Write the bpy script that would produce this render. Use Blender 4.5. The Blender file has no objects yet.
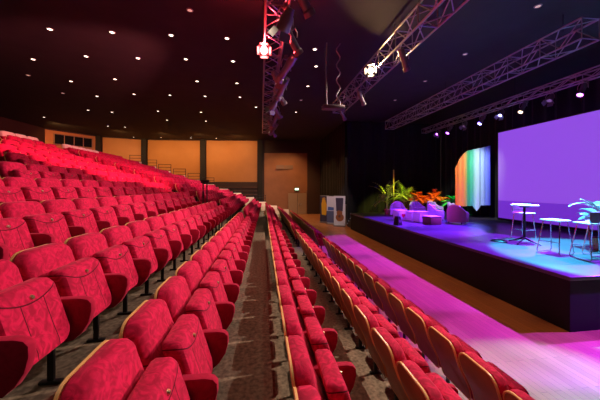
import bpy, bmesh, math, random
from mathutils import Vector, Matrix
random.seed(7)
PI = math.pi
SC = bpy.context.scene
COL = SC.collection

# ------------------------------------------------------------------ camera
cam = bpy.data.cameras.new('camera'); cam_o = bpy.data.objects.new('camera', cam); COL.objects.link(cam_o)
cam.sensor_width = 36; cam.lens = 16.8; cam.shift_y = -13/600; cam.clip_start = 0.05; cam.clip_end = 200
cam_o.location = (0, 0, 2.53); cam_o.rotation_euler = (PI/2, 0, -math.atan(39/280))
SC.camera = cam_o
# ------------------------------------------------------------------ world + view
w = bpy.data.worlds.new('world'); SC.world = w; w.use_nodes = True
w.node_tree.nodes['Background'].inputs[0].default_value = (0.9, 0.55, 0.5, 1)
w.node_tree.nodes['Background'].inputs[1].default_value = 0.012
SC.view_settings.view_transform = 'Standard'; SC.view_settings.look = 'None'
SC.view_settings.exposure = 0.0; SC.view_settings.gamma = 1.0; SC.view_settings.use_curve_mapping = False
SC.cycles.use_denoising = True
SC.cycles.max_bounces = 5; SC.cycles.sample_clamp_indirect = 3.0

def spot(name, loc, target, color, power, angle, blend=0.3, r=0.05):
    l = bpy.data.lights.new(name, 'SPOT'); l.color = color; l.energy = power
    l.spot_size = math.radians(angle); l.spot_blend = blend; l.shadow_soft_size = r
    o = bpy.data.objects.new(name, l); COL.objects.link(o); o.location = loc
    o.rotation_euler = (Vector(target)-Vector(loc)).to_track_quat('-Z', 'Y').to_euler()
    return o
def area(name, loc, target, color, power, sx, sy, spread=180):
    l = bpy.data.lights.new(name, 'AREA'); l.shape = 'RECTANGLE'; l.size = sx; l.size_y = sy
    l.color = color; l.energy = power; l.spread = math.radians(spread)
    o = bpy.data.objects.new(name, l); COL.objects.link(o); o.location = loc
    o.rotation_euler = (Vector(target)-Vector(loc)).to_track_quat('-Z', 'Y').to_euler()
    return o
def point(name, loc, color, power, r=0.05):
    l = bpy.data.lights.new(name, 'POINT'); l.color = color; l.energy = power; l.shadow_soft_size = r
    o = bpy.data.objects.new(name, l); COL.objects.link(o); o.location = loc
    return o
WARM = (1, 0.72, 0.45)
# spots at truss height over the seats; panel and banner ones added
spot('key_spot', (3.5, 8.2, 6.0), (-1.5, 3.0, 1.2), (1, 0.74, 0.66), 1300, 80, 0.5, 0.06)
spot('key_spot', (3.4, 10.9, 6.0), (-2.5, 9, 1.6), (1, 0.66, 0.52), 1000, 80, 0.6, 0.08)
for yy, ty, pw in ((4.4, 2.6, 3400), (9.6, 8.5, 2000)):
    spot('front_spot', (7.45, yy, 6.0), (-1.3, ty, 2.1), (1, 0.72, 0.56), pw, 44, 0.25, 0.03)  # placed to throw light bands across the carpet; near one is off the truss
spot('red_spot', (0.15, 7.1, 5.8), (-8.0, 11.5, 3.8), (1, 0.20, 0.24), 4600, 62, 0.35, 0.08)
spot('red_spot', (0.5, 12, 5.2), (-6.5, 17.0, 3.0), (1, 0.30, 0.42), 1300, 55, 0.5, 0.08)
spot('panel_fill_spot', (0.4, 14.5, 5.2), (-2.5, 20.2, 1.8), (1, 0.75, 0.62), 1500, 95, 0.7, 0.08)  # bare spot added to brighten the end panels
spot('banner_fill_spot', (3.6, 12.4, 6.0), (4.7, 18.5, 0.9), (1, 0.85, 0.8), 900, 26, 0.5, 0.08)  # bare spot added to brighten the banners
# wall washers
for x in (-14.0, -11.0, -8.0, -5.0, -2.0):
    spot('wall_washer', (x, 23.6-max(0, -x-10)*0.7, 6.7), (x*0.99, 27.0-max(0, -x-10)*0.6, 4.2), (1, 0.48, 0.15), 300, 130, 0.8, 0.2)
spot('wall_washer', (2.2, 23.2, 6.5), (2.2, 25.9, 1.6), (1, 0.5, 0.2), 480, 100, 0.8, 0.2)
# coloured wash over the stage
CYA = (0.05, 0.62, 1.0)
for yy in (5.4, 7.6, 9.9, 12.4):
    spot('violet_wash', (9.7, yy, 5.7), (5.5, yy-0.2, 0), (0.27, 0.02, 1.0), 9500, 37, 0.22, 0.05)
spot('violet_wash', (9.7, 3.6, 5.7), (5.3, 2.9, 0), (0.27, 0.03, 1.0), 8000, 37, 0.22, 0.05)
spot('blue_wash', (9.7, 11.4, 5.7), (6.8, 11.2, 1.0), (0.08, 0.02, 1.0), 9000, 56, 0.5, 0.05)
spot('violet_wash', (5.2, 9.5, 5.8), (8.2, 13.0, 1.2), (0.34, 0.03, 1.0), 1500, 48, 0.6, 0.05)
spot('cyan_spot', (7.6, 6.3, 6.0), (7.85, 5.3, 1.0), CYA, 13000, 53, 0.2, 0.05)
spot('cyan_spot', (9.7, 4.4, 5.7), (3.6, 3.2, 0), (0.20, 0.75, 1.0), 9000, 15, 0.7, 0.05)

# ------------------------------------------------------------------ materials
MATS = {}
def mat(name, color, rough=0.6, metal=0.0, emit=None, estr=0.0, sheen=0.0, spec=0.5, noise=None, bump=0.0, coat=0.0):
    if name in MATS: return MATS[name]
    m = bpy.data.materials.new(name); m.use_nodes = True; nt = m.node_tree; b = nt.nodes['Principled BSDF']
    b.inputs['Base Color'].default_value = (*color, 1); b.inputs['Roughness'].default_value = rough
    b.inputs['Metallic'].default_value = metal; b.inputs['Specular IOR Level'].default_value = spec
    b.inputs['Sheen Weight'].default_value = sheen; b.inputs['Coat Weight'].default_value = coat
    if emit: b.inputs['Emission Color'].default_value = (*emit, 1); b.inputs['Emission Strength'].default_value = estr
    if noise or bump:
        tc = nt.nodes.new('ShaderNodeTexCoord'); n = nt.nodes.new('ShaderNodeTexNoise')
        n.inputs['Scale'].default_value = (noise or (1, 8))[1]; n.inputs['Detail'].default_value = 4
        nt.links.new(tc.outputs['Object'], n.inputs['Vector'])
        if noise:
            r = nt.nodes.new('ShaderNodeMapRange'); r.inputs['From Min'].default_value = 0.3; r.inputs['From Max'].default_value = 0.7
            r.inputs['To Min'].default_value = 1-noise[0]; r.inputs['To Max'].default_value = 1+noise[0]*0.6
            mx = nt.nodes.new('ShaderNodeVectorMath'); mx.operation = 'SCALE'; mx.inputs[0].default_value = color
            nt.links.new(n.outputs['Fac'], r.inputs['Value']); nt.links.new(r.outputs[0], mx.inputs['Scale'])
            nt.links.new(mx.outputs[0], b.inputs['Base Color'])
        if bump:
            bp = nt.nodes.new('ShaderNodeBump'); bp.inputs['Strength'].default_value = bump; bp.inputs['Distance'].default_value = 0.01
            nt.links.new(n.outputs['Fac'], bp.inputs['Height']); nt.links.new(bp.outputs[0], b.inputs['Normal'])
    MATS[name] = m; return m

def math_node(nt, op, a, b=None, c=None):
    n = nt.nodes.new('ShaderNodeMath'); n.operation = op
    for i, v in enumerate((a, b, c)):
        if v is None: continue
        if isinstance(v, (int, float)): n.inputs[i].default_value = v
        else: nt.links.new(v, n.inputs[i])
    return n.outputs[0]

def velvet(name, light, dark, seams):
    """velvet with a swirling brocade pile and stitched seams (object coordinates = seat coordinates)"""
    m = bpy.data.materials.new(name); m.use_nodes = True; nt = m.node_tree; b = nt.nodes['Principled BSDF']
    tc = nt.nodes.new('ShaderNodeTexCoord'); n = nt.nodes.new('ShaderNodeTexNoise')
    n.inputs['Scale'].default_value = 13; n.inputs['Detail'].default_value = 5; n.inputs['Distortion'].default_value = 2.2
    nt.links.new(tc.outputs['Object'], n.inputs['Vector'])
    oi = nt.nodes.new('ShaderNodeObjectInfo')
    ad = nt.nodes.new('ShaderNodeVectorMath'); ad.operation = 'ADD'
    sc = nt.nodes.new('ShaderNodeVectorMath'); sc.operation = 'SCALE'; sc.inputs[0].default_value = (7, 3, 5)
    nt.links.new(oi.outputs['Random'], sc.inputs['Scale']); nt.links.new(tc.outputs['Object'], ad.inputs[0]); nt.links.new(sc.outputs[0], ad.inputs[1])
    nt.links.new(ad.outputs[0], n.inputs['Vector'])
    cr = nt.nodes.new('ShaderNodeValToRGB'); cr.color_ramp.elements[0].position = 0.38; cr.color_ramp.elements[1].position = 0.62
    cr.color_ramp.elements[0].color = (*dark, 1); cr.color_ramp.elements[1].color = (*light, 1)
    nt.links.new(n.outputs['Fac'], cr.inputs[0])
    sx = nt.nodes.new('ShaderNodeSeparateXYZ'); nt.links.new(tc.outputs['Object'], sx.inputs[0])
    y, z = sx.outputs['Y'], sx.outputs['Z']
    col = cr.outputs[0]; H = n.outputs['Fac']
    if seams:
        zc, k = seams
        curve = math_node(nt, 'ADD', math_node(nt, 'MULTIPLY', math_node(nt, 'MULTIPLY', y, y), k), zc)
        dz = math_node(nt, 'SUBTRACT', z, curve)
        l1 = math_node(nt, 'LESS_THAN', math_node(nt, 'ABSOLUTE', dz), 0.0045)
        below = math_node(nt, 'LESS_THAN', dz, 0)
        vy = math_node(nt, 'ABSOLUTE', math_node(nt, 'SUBTRACT', math_node(nt, 'ABSOLUTE', y), 0.085))
        l2 = math_node(nt, 'MULTIPLY', math_node(nt, 'LESS_THAN', vy, 0.0035), below)
        ln = math_node(nt, 'MAXIMUM', l1, l2)
        mx = nt.nodes.new('ShaderNodeMix'); mx.data_type = 'RGBA'
        nt.links.new(ln, mx.inputs[0]); nt.links.new(col, mx.inputs[6]); mx.inputs[7].default_value = (0.10, 0.002, 0.012, 1)
        col = mx.outputs[2]
    nt.links.new(col, b.inputs['Base Color'])
    bp = nt.nodes.new('ShaderNodeBump'); bp.inputs['Strength'].default_value = 0.35; bp.inputs['Distance'].default_value = 0.004
    nt.links.new(H, bp.inputs['Height']); nt.links.new(bp.outputs[0], b.inputs['Normal'])
    b.inputs['Roughness'].default_value = 0.85; b.inputs['Specular IOR Level'].default_value = 0.15
    b.inputs['Sheen Weight'].default_value = 0.25; b.inputs['Sheen Roughness'].default_value = 0.4
    b.inputs['Sheen Tint'].default_value = (1, 0.25, 0.35, 1)
    return m

M_back = velvet('velvet_back', (0.62, 0.009, 0.076), (0.36, 0.005, 0.04), (0.60, 0.9))
M_seat = velvet('velvet_seat', (0.62, 0.009, 0.076), (0.34, 0.005, 0.038), (0.66, 1.3))
M_arm = velvet('velvet_arm', (0.40, 0.006, 0.045), (0.32, 0.005, 0.036), None)
M_shell = mat('walnut_shell', (0.30, 0.105, 0.030), 0.42, noise=(0.25, 6))
M_rim = mat('beech_rim', (0.75, 0.44, 0.17), 0.35)
M_black = mat('black_metal', (0.015, 0.015, 0.017), 0.45, 0.4)
M_badge = mat('brass_badge', (0.75, 0.6, 0.35), 0.3, 0.9)
M_cream = mat('cream_cloth', (0.78, 0.68, 0.52), 0.9)

# ------------------------------------------------------------------ mesh helpers
def link(name, bm, m, parent=None, smooth=True, loc=None):
    me = bpy.data.meshes.new(name)
    bmesh.ops.recalc_face_normals(bm, faces=bm.faces)
    bm.to_mesh(me); bm.free()
    if isinstance(m, (list, tuple)):
        for q in m: me.materials.append(q)
    else: me.materials.append(m)
    if smooth:
        me.polygons.foreach_set('use_smooth', [True]*len(me.polygons))
        try: me.set_sharp_from_angle(angle=math.radians(38))
        except Exception: pass
    o = bpy.data.objects.new(name, me); COL.objects.link(o)
    if parent: o.parent = parent
    if loc: o.location = loc
    return o
def tag(o, label, cat, group=None):
    o['label'] = label; o['category'] = cat
    if group: o['group'] = group
    return o
def empty(name, loc, rz=0, label=None, cat=None, group=None):
    o = bpy.data.objects.new(name, None); COL.objects.link(o); o.location = loc; o.rotation_euler = (0, 0, rz)
    o.empty_display_size = 0.1
    if label: tag(o, label, cat, group)
    return o
def struct(name, bm, m, parent=None, smooth=False):
    o = link(name, bm, m, parent, smooth)
    if not parent: o['kind'] = 'structure'
    return o
def box(bm, x0, x1, y0, y1, z0, z1, mi=0, M=None):
    vs = [bm.verts.new((x, y, z)) for x in (x0, x1) for y in (y0, y1) for z in (z0, z1)]
    fs = []
    for f in ((0, 1, 3, 2), (4, 6, 7, 5), (0, 4, 5, 1), (2, 3, 7, 6), (0, 2, 6, 4), (1, 5, 7, 3)):
        q = bm.faces.new([vs[i] for i in f]); q.material_index = mi; fs.append(q)
    if M: bmesh.ops.transform(bm, matrix=M, verts=vs)
    return vs
def B(*a, **k):
    bm = bmesh.new(); box(bm, *a, **k); return bm
def rbox(bm, x0, x1, y0, y1, z0, z1, r=0.02, seg=3, M=None):
    t = bmesh.new(); box(t, x0, x1, y0, y1, z0, z1)
    bmesh.ops.bevel(t, geom=list(t.edges)+list(t.verts), offset=r, segments=seg, profile=0.5, affect='EDGES')
    me = bpy.data.meshes.new('tmp'); t.to_mesh(me); t.free()
    n = len(bm.verts); bm.from_mesh(me); bpy.data.meshes.remove(me)
    bm.verts.ensure_lookup_table()
    if M: bmesh.ops.transform(bm, matrix=M, verts=bm.verts[n:])
def tube(bm, pts, r, n=8, cap=True, mi=0):
    pts = [Vector(p) for p in pts]; rings = []
    rs = r if isinstance(r, (list, tuple)) else [r]*len(pts)
    up = None
    for i, p in enumerate(pts):
        if i == 0: d = pts[1]-p
        elif i == len(pts)-1: d = p-pts[i-1]
        else: d = (pts[i+1]-p).normalized()+(p-pts[i-1]).normalized()
        d.normalize()
        if up is None: up = d.orthogonal().normalized()
        up = (up-d*up.dot(d)); up = up.normalized() if up.length > 1e-6 else d.orthogonal().normalized()
        s = d.cross(up)
        rings.append([bm.verts.new(p+(up*math.cos(2*PI*k/n)+s*math.sin(2*PI*k/n))*rs[i]) for k in range(n)])
    for a, b in zip(rings, rings[1:]):
        for k in range(n):
            f = bm.faces.new((a[k], a[(k+1) % n], b[(k+1) % n], b[k])); f.material_index = mi
    if cap:
        f = bm.faces.new(rings[0][::-1]); f.material_index = mi
        f = bm.faces.new(rings[-1]); f.material_index = mi
def lathe(bm, prof, n=24, c=(0, 0, 0), M=None):
    rings = []
    for r, z in prof:
        rings.append([bm.verts.new((c[0]+r*math.cos(2*PI*k/n), c[1]+r*math.sin(2*PI*k/n), c[2]+z)) for k in range(n)] if r > 1e-5 else [bm.verts.new((c[0], c[1], c[2]+z))])
    for a, b in zip(rings, rings[1:]):
        for k in range(n):
            q = [a[k % len(a)], a[(k+1) % len(a)], b[(k+1) % len(b)], b[k % len(b)]]
            u = []
            for v in q:
                if v not in u: u.append(v)
            if len(u) > 2: bm.faces.new(u)
    if len(rings[0]) > 1: bm.faces.new(rings[0][::-1])
    if len(rings[-1]) > 1: bm.faces.new(rings[-1])
    if M: bmesh.ops.transform(bm, matrix=M, verts=[v for rg in rings for v in rg])
def outline(w, z0, z1, rt, rb, seg=5, top=0.0):
    """rounded rectangle in (y, z), counter-clockwise"""
    P = []
    def arc(cy, cz, r, a0):
        for k in range(seg+1):
            a = a0+PI/2*k/seg; P.append((cy+r*math.cos(a), cz+r*math.sin(a)))
    h = w/2
    arc(h-rt, z1-rt, rt, 0)
    for k in (1, 2, 3): P.append((h-rt-(w-2*rt)*k/4, z1+top*math.sin(PI*k/4)))
    arc(-h+rt, z1-rt, rt, PI/2)
    for k in (1, 2, 3): P.append((-h, z1-rt-(z1-rt-z0-rb)*k/4))
    arc(-h+rb, z0+rb, rb, PI)
    arc(h-rb, z0+rb, rb, 3*PI/2)
    for k in (1, 2, 3): P.append((h, z0+rb+(z1-rt-z0-rb)*k/4))
    return P
def slab(bm, P, layers, dx):
    """layers: (x offset, inset); dx(z): x shift of the slab at height z"""
    cy = 0; cz = sum(p[1] for p in P)/len(P)
    hw = max(p[0] for p in P); hh = (max(p[1] for p in P)-min(p[1] for p in P))/2
    rings = []
    for x, ins in layers:
        rg = []
        for y, z in P:
            yy = y*(1-ins/hw); zz = cz+(z-cz)*(1-ins/hh)
            rg.append(bm.verts.new((x+dx(zz), yy, zz)))
        rings.append(rg)
    n = len(P)
    for a, b in zip(rings, rings[1:]):
        for k in range(n): bm.faces.new((a[k], a[(k+1) % n], b[(k+1) % n], b[k]))
    for rg, fl in ((rings[0], 1), (rings[-1], 0)):
        c = bm.verts.new((sum(v.co.x for v in rg)/n, 0, cz))
        for k in range(n):
            bm.faces.new((rg[k], rg[(k+1) % n], c))

# ------------------------------------------------------------------ theatre seat
def dxb(z):
    v = (z-0.26)/0.62
    return 0.20*(1-v)+0.022*math.sin(2*PI*v)
def dxs(z):
    return 0.20+0.32*(0.74-z)
def back_bm():
    bm = bmesh.new(); slab(bm, outline(0.475, 0.30, 0.892, 0.11, 0.04), [(-0.012, 0.012), (0.005, 0.0), (0.07, 0.0), (0.095, 0.012), (0.112, 0.04), (0.118, 0.11)], dxb); return bm
def shell_bm():
    bm = bmesh.new(); slab(bm, outline(0.475, 0.27, 0.882, 0.11, 0.05), [(-0.028, 0.03), (-0.026, 0.010), (-0.004, 0.010)], dxb); return bm
def rim_bm():
    bm = bmesh.new()
    P = outline(0.487, 0.27, 0.888, 0.114, 0.05); n = len(P); hw, cz = 0.2435, sum(p[1] for p in P)/len(P)
    rings = []
    for x, ins in [(-0.026, 0.014), (-0.029, 0.006), (-0.024, 0.0), (-0.010, 0.0), (-0.010, 0.010)]:
        rings.append([bm.verts.new((x+dxb(z), y*(1-ins/hw), cz+(z-cz)*(1-ins/0.3))) for y, z in P])
    for a, b in zip(rings, rings[1:]+rings[:1]):
        for k in range(n): bm.faces.new((a[k], a[(k+1) % n], b[(k+1) % n], b[k]))
    return bm
def seat_bm():
    bm = bmesh.new(); slab(bm, outline(0.445, 0.34, 0.755, 0.05, 0.09), [(-0.015, 0.05), (0.0, 0.012), (0.025, 0.0), (0.095, 0.0), (0.118, 0.014), (0.126, 0.05), (0.122, 0.13)], dxs); return bm
def badge_bm():
    bm = bmesh.new(); lathe(bm, [(0.0, 0.012), (0.011, 0.010), (0.015, 0.0), (0.015, -0.01)], 12, M=Matrix.Translation((0.126+dxs(0.69), 0.0, 0.69)) @ Matrix.Rotation(PI/2, 4, 'Y')); return bm
def arm_bm(y=0.265):
    # profile in (x, z), extruded across y
    P = [(0.14, 0.57), (0.30, 0.585), (0.47, 0.583), (0.515, 0.572), (0.538, 0.545), (0.54, 0.49), (0.52, 0.41), (0.475, 0.34), (0.42, 0.295), (0.35, 0.28), (0.22, 0.28), (0.17, 0.32)]
    bm = bmesh.new(); cx = 0.33; cz = 0.43; rings = []
    for yy, s in [(-0.031, 0.93), (-0.026, 0.985), (-0.016, 1), (0.016, 1), (0.026, 0.985), (0.031, 0.93)]:
        rings.append([bm.verts.new((cx+(x-cx)*s, y+yy, cz+(z-cz)*s)) for x, z in P])
    n = len(P)
    for a, b in zip(rings, rings[1:]):
        for k in range(n): bm.faces.new((a[k], a[(k+1) % n], b[(k+1) % n], b[k]))
    bm.faces.new(rings[0]); bm.faces.new(rings[-1][::-1]); return bm
def leg_bm(y=0.265):
    bm = bmesh.new(); box(bm, 0.25, 0.29, y-0.01, y+0.01, 0.012, 0.30); rbox(bm, 0.20, 0.34, y-0.022, y+0.022, 0.0, 0.022, 0.008, 2)
    return bm
def cover_bm():
    bm = bmesh.new(); slab(bm, outline(0.505, 0.70, 0.905, 0.09, 0.02), [(-0.035, 0.03), (-0.033, 0.008), (-0.02, 0.0), (0.09, 0.0), (0.112, 0.015), (0.125, 0.05)], dxb); return bm

ME = {}
def proto(name, bm, m):
    o = link(name, bm, m); COL.objects.unlink(o); ME[name] = o
proto('backrest', back_bm(), M_back); proto('back_shell', shell_bm(), M_shell); proto('shell_rim', rim_bm(), M_rim)
proto('seat', seat_bm(), M_seat); proto('number_badge', badge_bm(), M_badge); proto('armrest', arm_bm(), M_arm); proto('leg', leg_bm(), M_black)
o_ = link('end_armrest', arm_bm(-0.265), M_arm); COL.objects.unlink(o_); ME['end_armrest'] = o_
o_ = link('end_leg', leg_bm(-0.265), M_black); COL.objects.unlink(o_); ME['end_leg'] = o_
proto('headrest_cover', cover_bm(), M_cream)
# one-mesh version for seats too small in the photo to show their parts
fm = bpy.data.meshes.new('far_seat'); bmj = bmesh.new()
for i_, k_ in enumerate(['backrest', 'back_shell', 'shell_rim', 'seat', 'armrest', 'leg']):
    n0 = len(bmj.faces); bmj.from_mesh(ME[k_].data); bmj.faces.ensure_lookup_table()
    for f_ in bmj.faces[n0:]: f_.material_index = i_
bmj.to_mesh(fm); bmj.free()
for k_ in ['backrest', 'back_shell', 'shell_rim', 'seat', 'armrest', 'leg']: fm.materials.append(ME[k_].data.materials[0])
fm.polygons.foreach_set('use_smooth', [True]*len(fm.polygons))
try: fm.set_sharp_from_angle(angle=math.radians(38))
except Exception: pass

PITCH = 0.53; STEP = 0.92; RISE = 0.30; NROW = 13
A_ = [0, 0.003, 0.006, 0.018, 0.022, 0.024, 0.024, 0.022, 0.02, 0.018, 0.015, 0.015, 0.015]
X0_ = [2.01, 1.10, 0.20, -0.79] + [-1.70-STEP*k for k in range(NROW-4)]
RZ_ = [0, 0.28, 0.56, 0.84] + [1.18+0.30*k for k in range(NROW-4)]
Y_START = [1.31, 1.37, 0.81, 0.91, 1.88, 2.89, 4.04]
def rowx(i, y): return X0_[i]+A_[i]*max(0.0, y-3.0)
def rowz(i): return RZ_[i]
ORD = ['', 'first', 'second', 'third', 'fourth', 'fifth', 'sixth', 'seventh', 'eighth', 'ninth', 'tenth', 'eleventh', 'twelfth', 'thirteenth', 'fourteenth', 'fifteenth', 'sixteenth', 'seventeenth', 'eighteenth', 'nineteenth', 'twentieth', 'twenty-first', 'twenty-second', 'twenty-third', 'twenty-fourth', 'twenty-fifth']
ROWN = ['front row'] + [w_+' row' for w_ in ORD[2:NROW]] + ['topmost row']
def add_seat(i, y, label, grp, far, first, cover, dz=0):
    rz = -math.atan(A_[i]) if y > 3 else 0
    loc = (rowx(i, y), y, rowz(i)+dz)
    if far:
        o = bpy.data.objects.new('theatre_seat', fm); COL.objects.link(o); o.location = loc; o.rotation_euler = (0, 0, rz)
        tag(o, label, 'theatre seat', grp); return
    r = empty('theatre_seat', loc, rz, label, 'theatre seat', grp)
    ks = ['backrest', 'back_shell', 'shell_rim', 'seat', 'number_badge', 'armrest', 'leg']
    if first: ks += ['end_armrest', 'end_leg']
    if cover: ks += ['headrest_cover']
    for k in ks:
        c = ME[k].copy(); c.name = k.replace('end_', ''); COL.objects.link(c); c.parent = r
Y_AISLE = [9.2, 9.2, 9.2, 9.3, 9.5, 9.8, 10.3, 10.7, 11.1, 11.5, 11.9, 12.3, 12.7]
SEATS = []
for i in range(NROW):
    x = X0_[i]
    y0 = Y_START[i] if i < len(Y_START) else -1.25*x-0.1+0.13*(i % 3)
    n = int((Y_AISLE[i]-0.2-y0)/PITCH)
    fl = '' if i in (0, 12) else ' up'
    for k in range(n+1):
        y = y0+k*PITCH; cover = (i == 12)
        lab = '%s, %s from near end, %s%s, before the cross aisle' % ('cream-covered theatre seat' if cover else 'red theatre seat', ORD[k+1], ROWN[i], fl)
        SEATS.append((i, y, lab, k == 0, cover))
    y1 = Y_AISLE[i]+1.55
    m = int((19.4-y1)/PITCH)
    for k in range(m+1):
        y = y1+k*PITCH; cov = (i == 12 and y < 17.2)
        lab = '%s, %s seat past the cross aisle, %s%s' % ('cream-covered theatre seat' if cov else 'red theatre seat', ORD[k+1], ROWN[i], fl)
        SEATS.append((i, y, lab, k == 0, cov))
SEATS.sort(key=lambda q: (rowx(q[0], q[1])**2+q[1]**2))
print('SEATS', len(SEATS))
for i, y, lab, first, cov in SEATS[:300]:
    add_seat(i, y, lab, 'folded red theatre seats', y > 11.5 and not cov, first, cov)
# the farthest seats of the far block, past the 300 nearest
bmj = bmesh.new()
for i, y, lab, first, cov in SEATS[300:]:
    n0 = len(bmj.verts); bmj.from_mesh(fm); bmj.verts.ensure_lookup_table()
    bmesh.ops.transform(bmj, matrix=Matrix.Translation((rowx(i, y), y, rowz(i))) @ Matrix.Rotation(-math.atan(A_[i]), 4, 'Z'), verts=bmj.verts[n0:])
me_ = bpy.data.meshes.new('far_seats'); bmj.to_mesh(me_); bmj.free()
for mm_ in fm.materials: me_.materials.append(mm_)
me_.polygons.foreach_set('use_smooth', [True]*len(me_.polygons))
try: me_.set_sharp_from_angle(angle=math.radians(38))
except Exception: pass
fo_ = bpy.data.objects.new('theatre_seat_rows', me_); COL.objects.link(fo_); fo_['kind'] = 'stuff'
tag(fo_, 'most distant red theatre seats at the far ends of the rows', 'theatre seats')


# ------------------------------------------------------------------ floors, tiers
def floor_mat():
    m = bpy.data.materials.new('parquet'); m.use_nodes = True; nt = m.node_tree; b = nt.nodes['Principled BSDF']
    tc = nt.nodes.new('ShaderNodeTexCoord'); mp = nt.nodes.new('ShaderNodeMapping'); mp.inputs['Rotation'].default_value = (0, 0, PI/2)
    br = nt.nodes.new('ShaderNodeTexBrick'); br.inputs['Scale'].default_value = 1.0; br.inputs['Brick Width'].default_value = 1.2; br.inputs['Row Height'].default_value = 0.1
    br.inputs['Mortar Size'].default_value = 0.002; br.inputs['Bias'].default_value = 0
    br.inputs['Color1'].default_value = (0.46, 0.185, 0.075, 1); br.inputs['Color2'].default_value = (0.38, 0.145, 0.058, 1); br.inputs['Mortar'].default_value = (0.12, 0.045, 0.02, 1)
    n = nt.nodes.new('ShaderNodeTexNoise'); n.inputs['Scale'].default_value = 1.3; n.inputs['Detail'].default_value = 5
    nt.links.new(tc.outputs['Object'], mp.inputs[0]); nt.links.new(mp.outputs[0], br.inputs[0]); nt.links.new(tc.outputs['Object'], n.inputs['Vector'])
    nt.links.new(br.outputs[0], b.inputs['Base Color'])
    r = nt.nodes.new('ShaderNodeMapRange'); r.inputs['To Min'].default_value = 0.22; r.inputs['To Max'].default_value = 0.5
    nt.links.new(n.outputs['Fac'], r.inputs['Value']); nt.links.new(r.outputs[0], b.inputs['Roughness'])
    b.inputs['Specular IOR Level'].default_value = 0.5
    return m
def carpet_mat():
    m = bpy.data.materials.new('carpet'); m.use_nodes = True; nt = m.node_tree; b = nt.nodes['Principled BSDF']
    tc = nt.nodes.new('ShaderNodeTexCoord'); n = nt.nodes.new('ShaderNodeTexNoise'); n.inputs['Scale'].default_value = 26; n.inputs['Detail'].default_value = 6
    n2 = nt.nodes.new('ShaderNodeTexVoronoi'); n2.inputs['Scale'].default_value = 9
    nt.links.new(tc.outputs['Object'], n.inputs['Vector']); nt.links.new(tc.outputs['Object'], n2.inputs['Vector'])
    cr = nt.nodes.new('ShaderNodeValToRGB'); cr.color_ramp.elements[0].position = 0.35; cr.color_ramp.elements[1].position = 0.7
    cr.color_ramp.elements[0].color = (0.13, 0.10, 0.072, 1); cr.color_ramp.elements[1].color = (0.29, 0.23, 0.16, 1)
    nt.links.new(n.outputs['Fac'], cr.inputs[0]); nt.links.new(cr.outputs[0], b.inputs['Base Color'])
    bp = nt.nodes.new('ShaderNodeBump'); bp.inputs['Strength'].default_value = 0.5; bp.inputs['Distance'].default_value = 0.004
    nt.links.new(n.outputs['Fac'], bp.inputs['Height']); nt.links.new(bp.outputs[0], b.inputs['Normal'])
    b.inputs['Roughness'].default_value = 0.95; b.inputs['Specular IOR Level'].default_value = 0.1
    return m
M_floor = floor_mat(); M_carpet = carpet_mat()
struct('floor', B(-18, 14, -3, 40, -0.1, 0), M_floor)
def bx_(i, y): return rowx(i, y)-0.10
for i in range(1, NROW):
    bm = bmesh.new(); ya = Y_AISLE[i]; rings = []
    for y in (-1.5, 3.0, 20.6):
        z1 = rowz(i)
        xb = bx_(i, y) if i < NROW-1 else -16.4
        xf = bx_(i-1, y)
        rings.append([bm.verts.new((xb, y, z)) for z in (0.001, z1)]+[bm.verts.new((xf, y, z)) for z in (z1, 0.001)])
    for a, b in zip(rings, rings[1:]):
        for k in range(4): bm.faces.new((a[k], a[(k+1) % 4], b[(k+1) % 4], b[k]))
    bm.faces.new(rings[0]); bm.faces.new(rings[-1][::-1])
    struct('floor_tier', bm, M_carpet)
# white end panels and stepped railings
M_white = mat('white_panel', (0.85, 0.62, 0.45), 0.5)
for i in range(1, NROW):
    y = 20.1; xa = rowx(i, y)-0.02; z = rowz(i)
    bm = bmesh.new(); rbox(bm, xa, xa+0.86, y, y+0.06, z, z+0.64, 0.012, 2)
    tag(link('end_panel', bm, M_white), 'pale end panel closing the far end of the %s of seats' % ROWN[i], 'panel', 'stepped end panels')
    if i >= 3:
        r = empty('guard_rail', (xa+0.43, 20.35, z), 0, 'dark stepped guard rail behind the end panel of the %s' % ROWN[i], 'railing', 'stepped guard rails')
        for sx in (-0.40, 0.40):
            bm = bmesh.new(); tube(bm, [(sx, 0, 0), (sx, 0, 1.1)], 0.018); link('post', bm, M_black, r)
        for zz in (0.70, 0.90, 1.1):
            bm = bmesh.new(); tube(bm, [(-0.42, 0, zz), (0.42, 0, zz)], 0.016); link('rail', bm, M_black, r)

# ------------------------------------------------------------------ shell of the hall
M_dark = mat('black_ceiling', (0.017, 0.012, 0.011), 0.8, noise=(0.3, 2))
M_ply = mat('orange_wall', (0.50, 0.20, 0.05), 0.55, noise=(0.04, 1.5))
M_ply2 = mat('brown_wall', (0.30, 0.12, 0.05), 0.6, noise=(0.15, 1.2))
M_dwall = mat('dark_wall', (0.045, 0.018, 0.012), 0.7)
struct('ceiling', B(-18, 14, -3, 40, 6.9, 7.1), M_dark)
WP = [(-16.5, 5.0), (-15.9, 23.2), (-13.7, 26.15), (-10.5, 27.3), (-5.3, 26.9), (-0.09, 26.45), (5.6, 25.75)]
def wallseg(name, a, b, z0, z1, m, off=0.0, th=0.1, kind=True, parent=None):
    a = Vector((*a, 0)); b = Vector((*b, 0)); d = (b-a).normalized(); nrm = Vector((d.y, -d.x, 0))
    bm = bmesh.new()
    q = [a+nrm*off, b+nrm*off, b+nrm*(off-th), a+nrm*(off-th)]
    vs = [bm.verts.new((p.x, p.y, z)) for z in (z0, z1) for p in q]
    for f in ((0, 1, 5, 4), (1, 2, 6, 5), (2, 3, 7, 6), (3, 0, 4, 7), (4, 5, 6, 7), (3, 2, 1, 0)): bm.faces.new([vs[k] for k in f])
    return struct(name, bm, m, parent)
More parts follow.
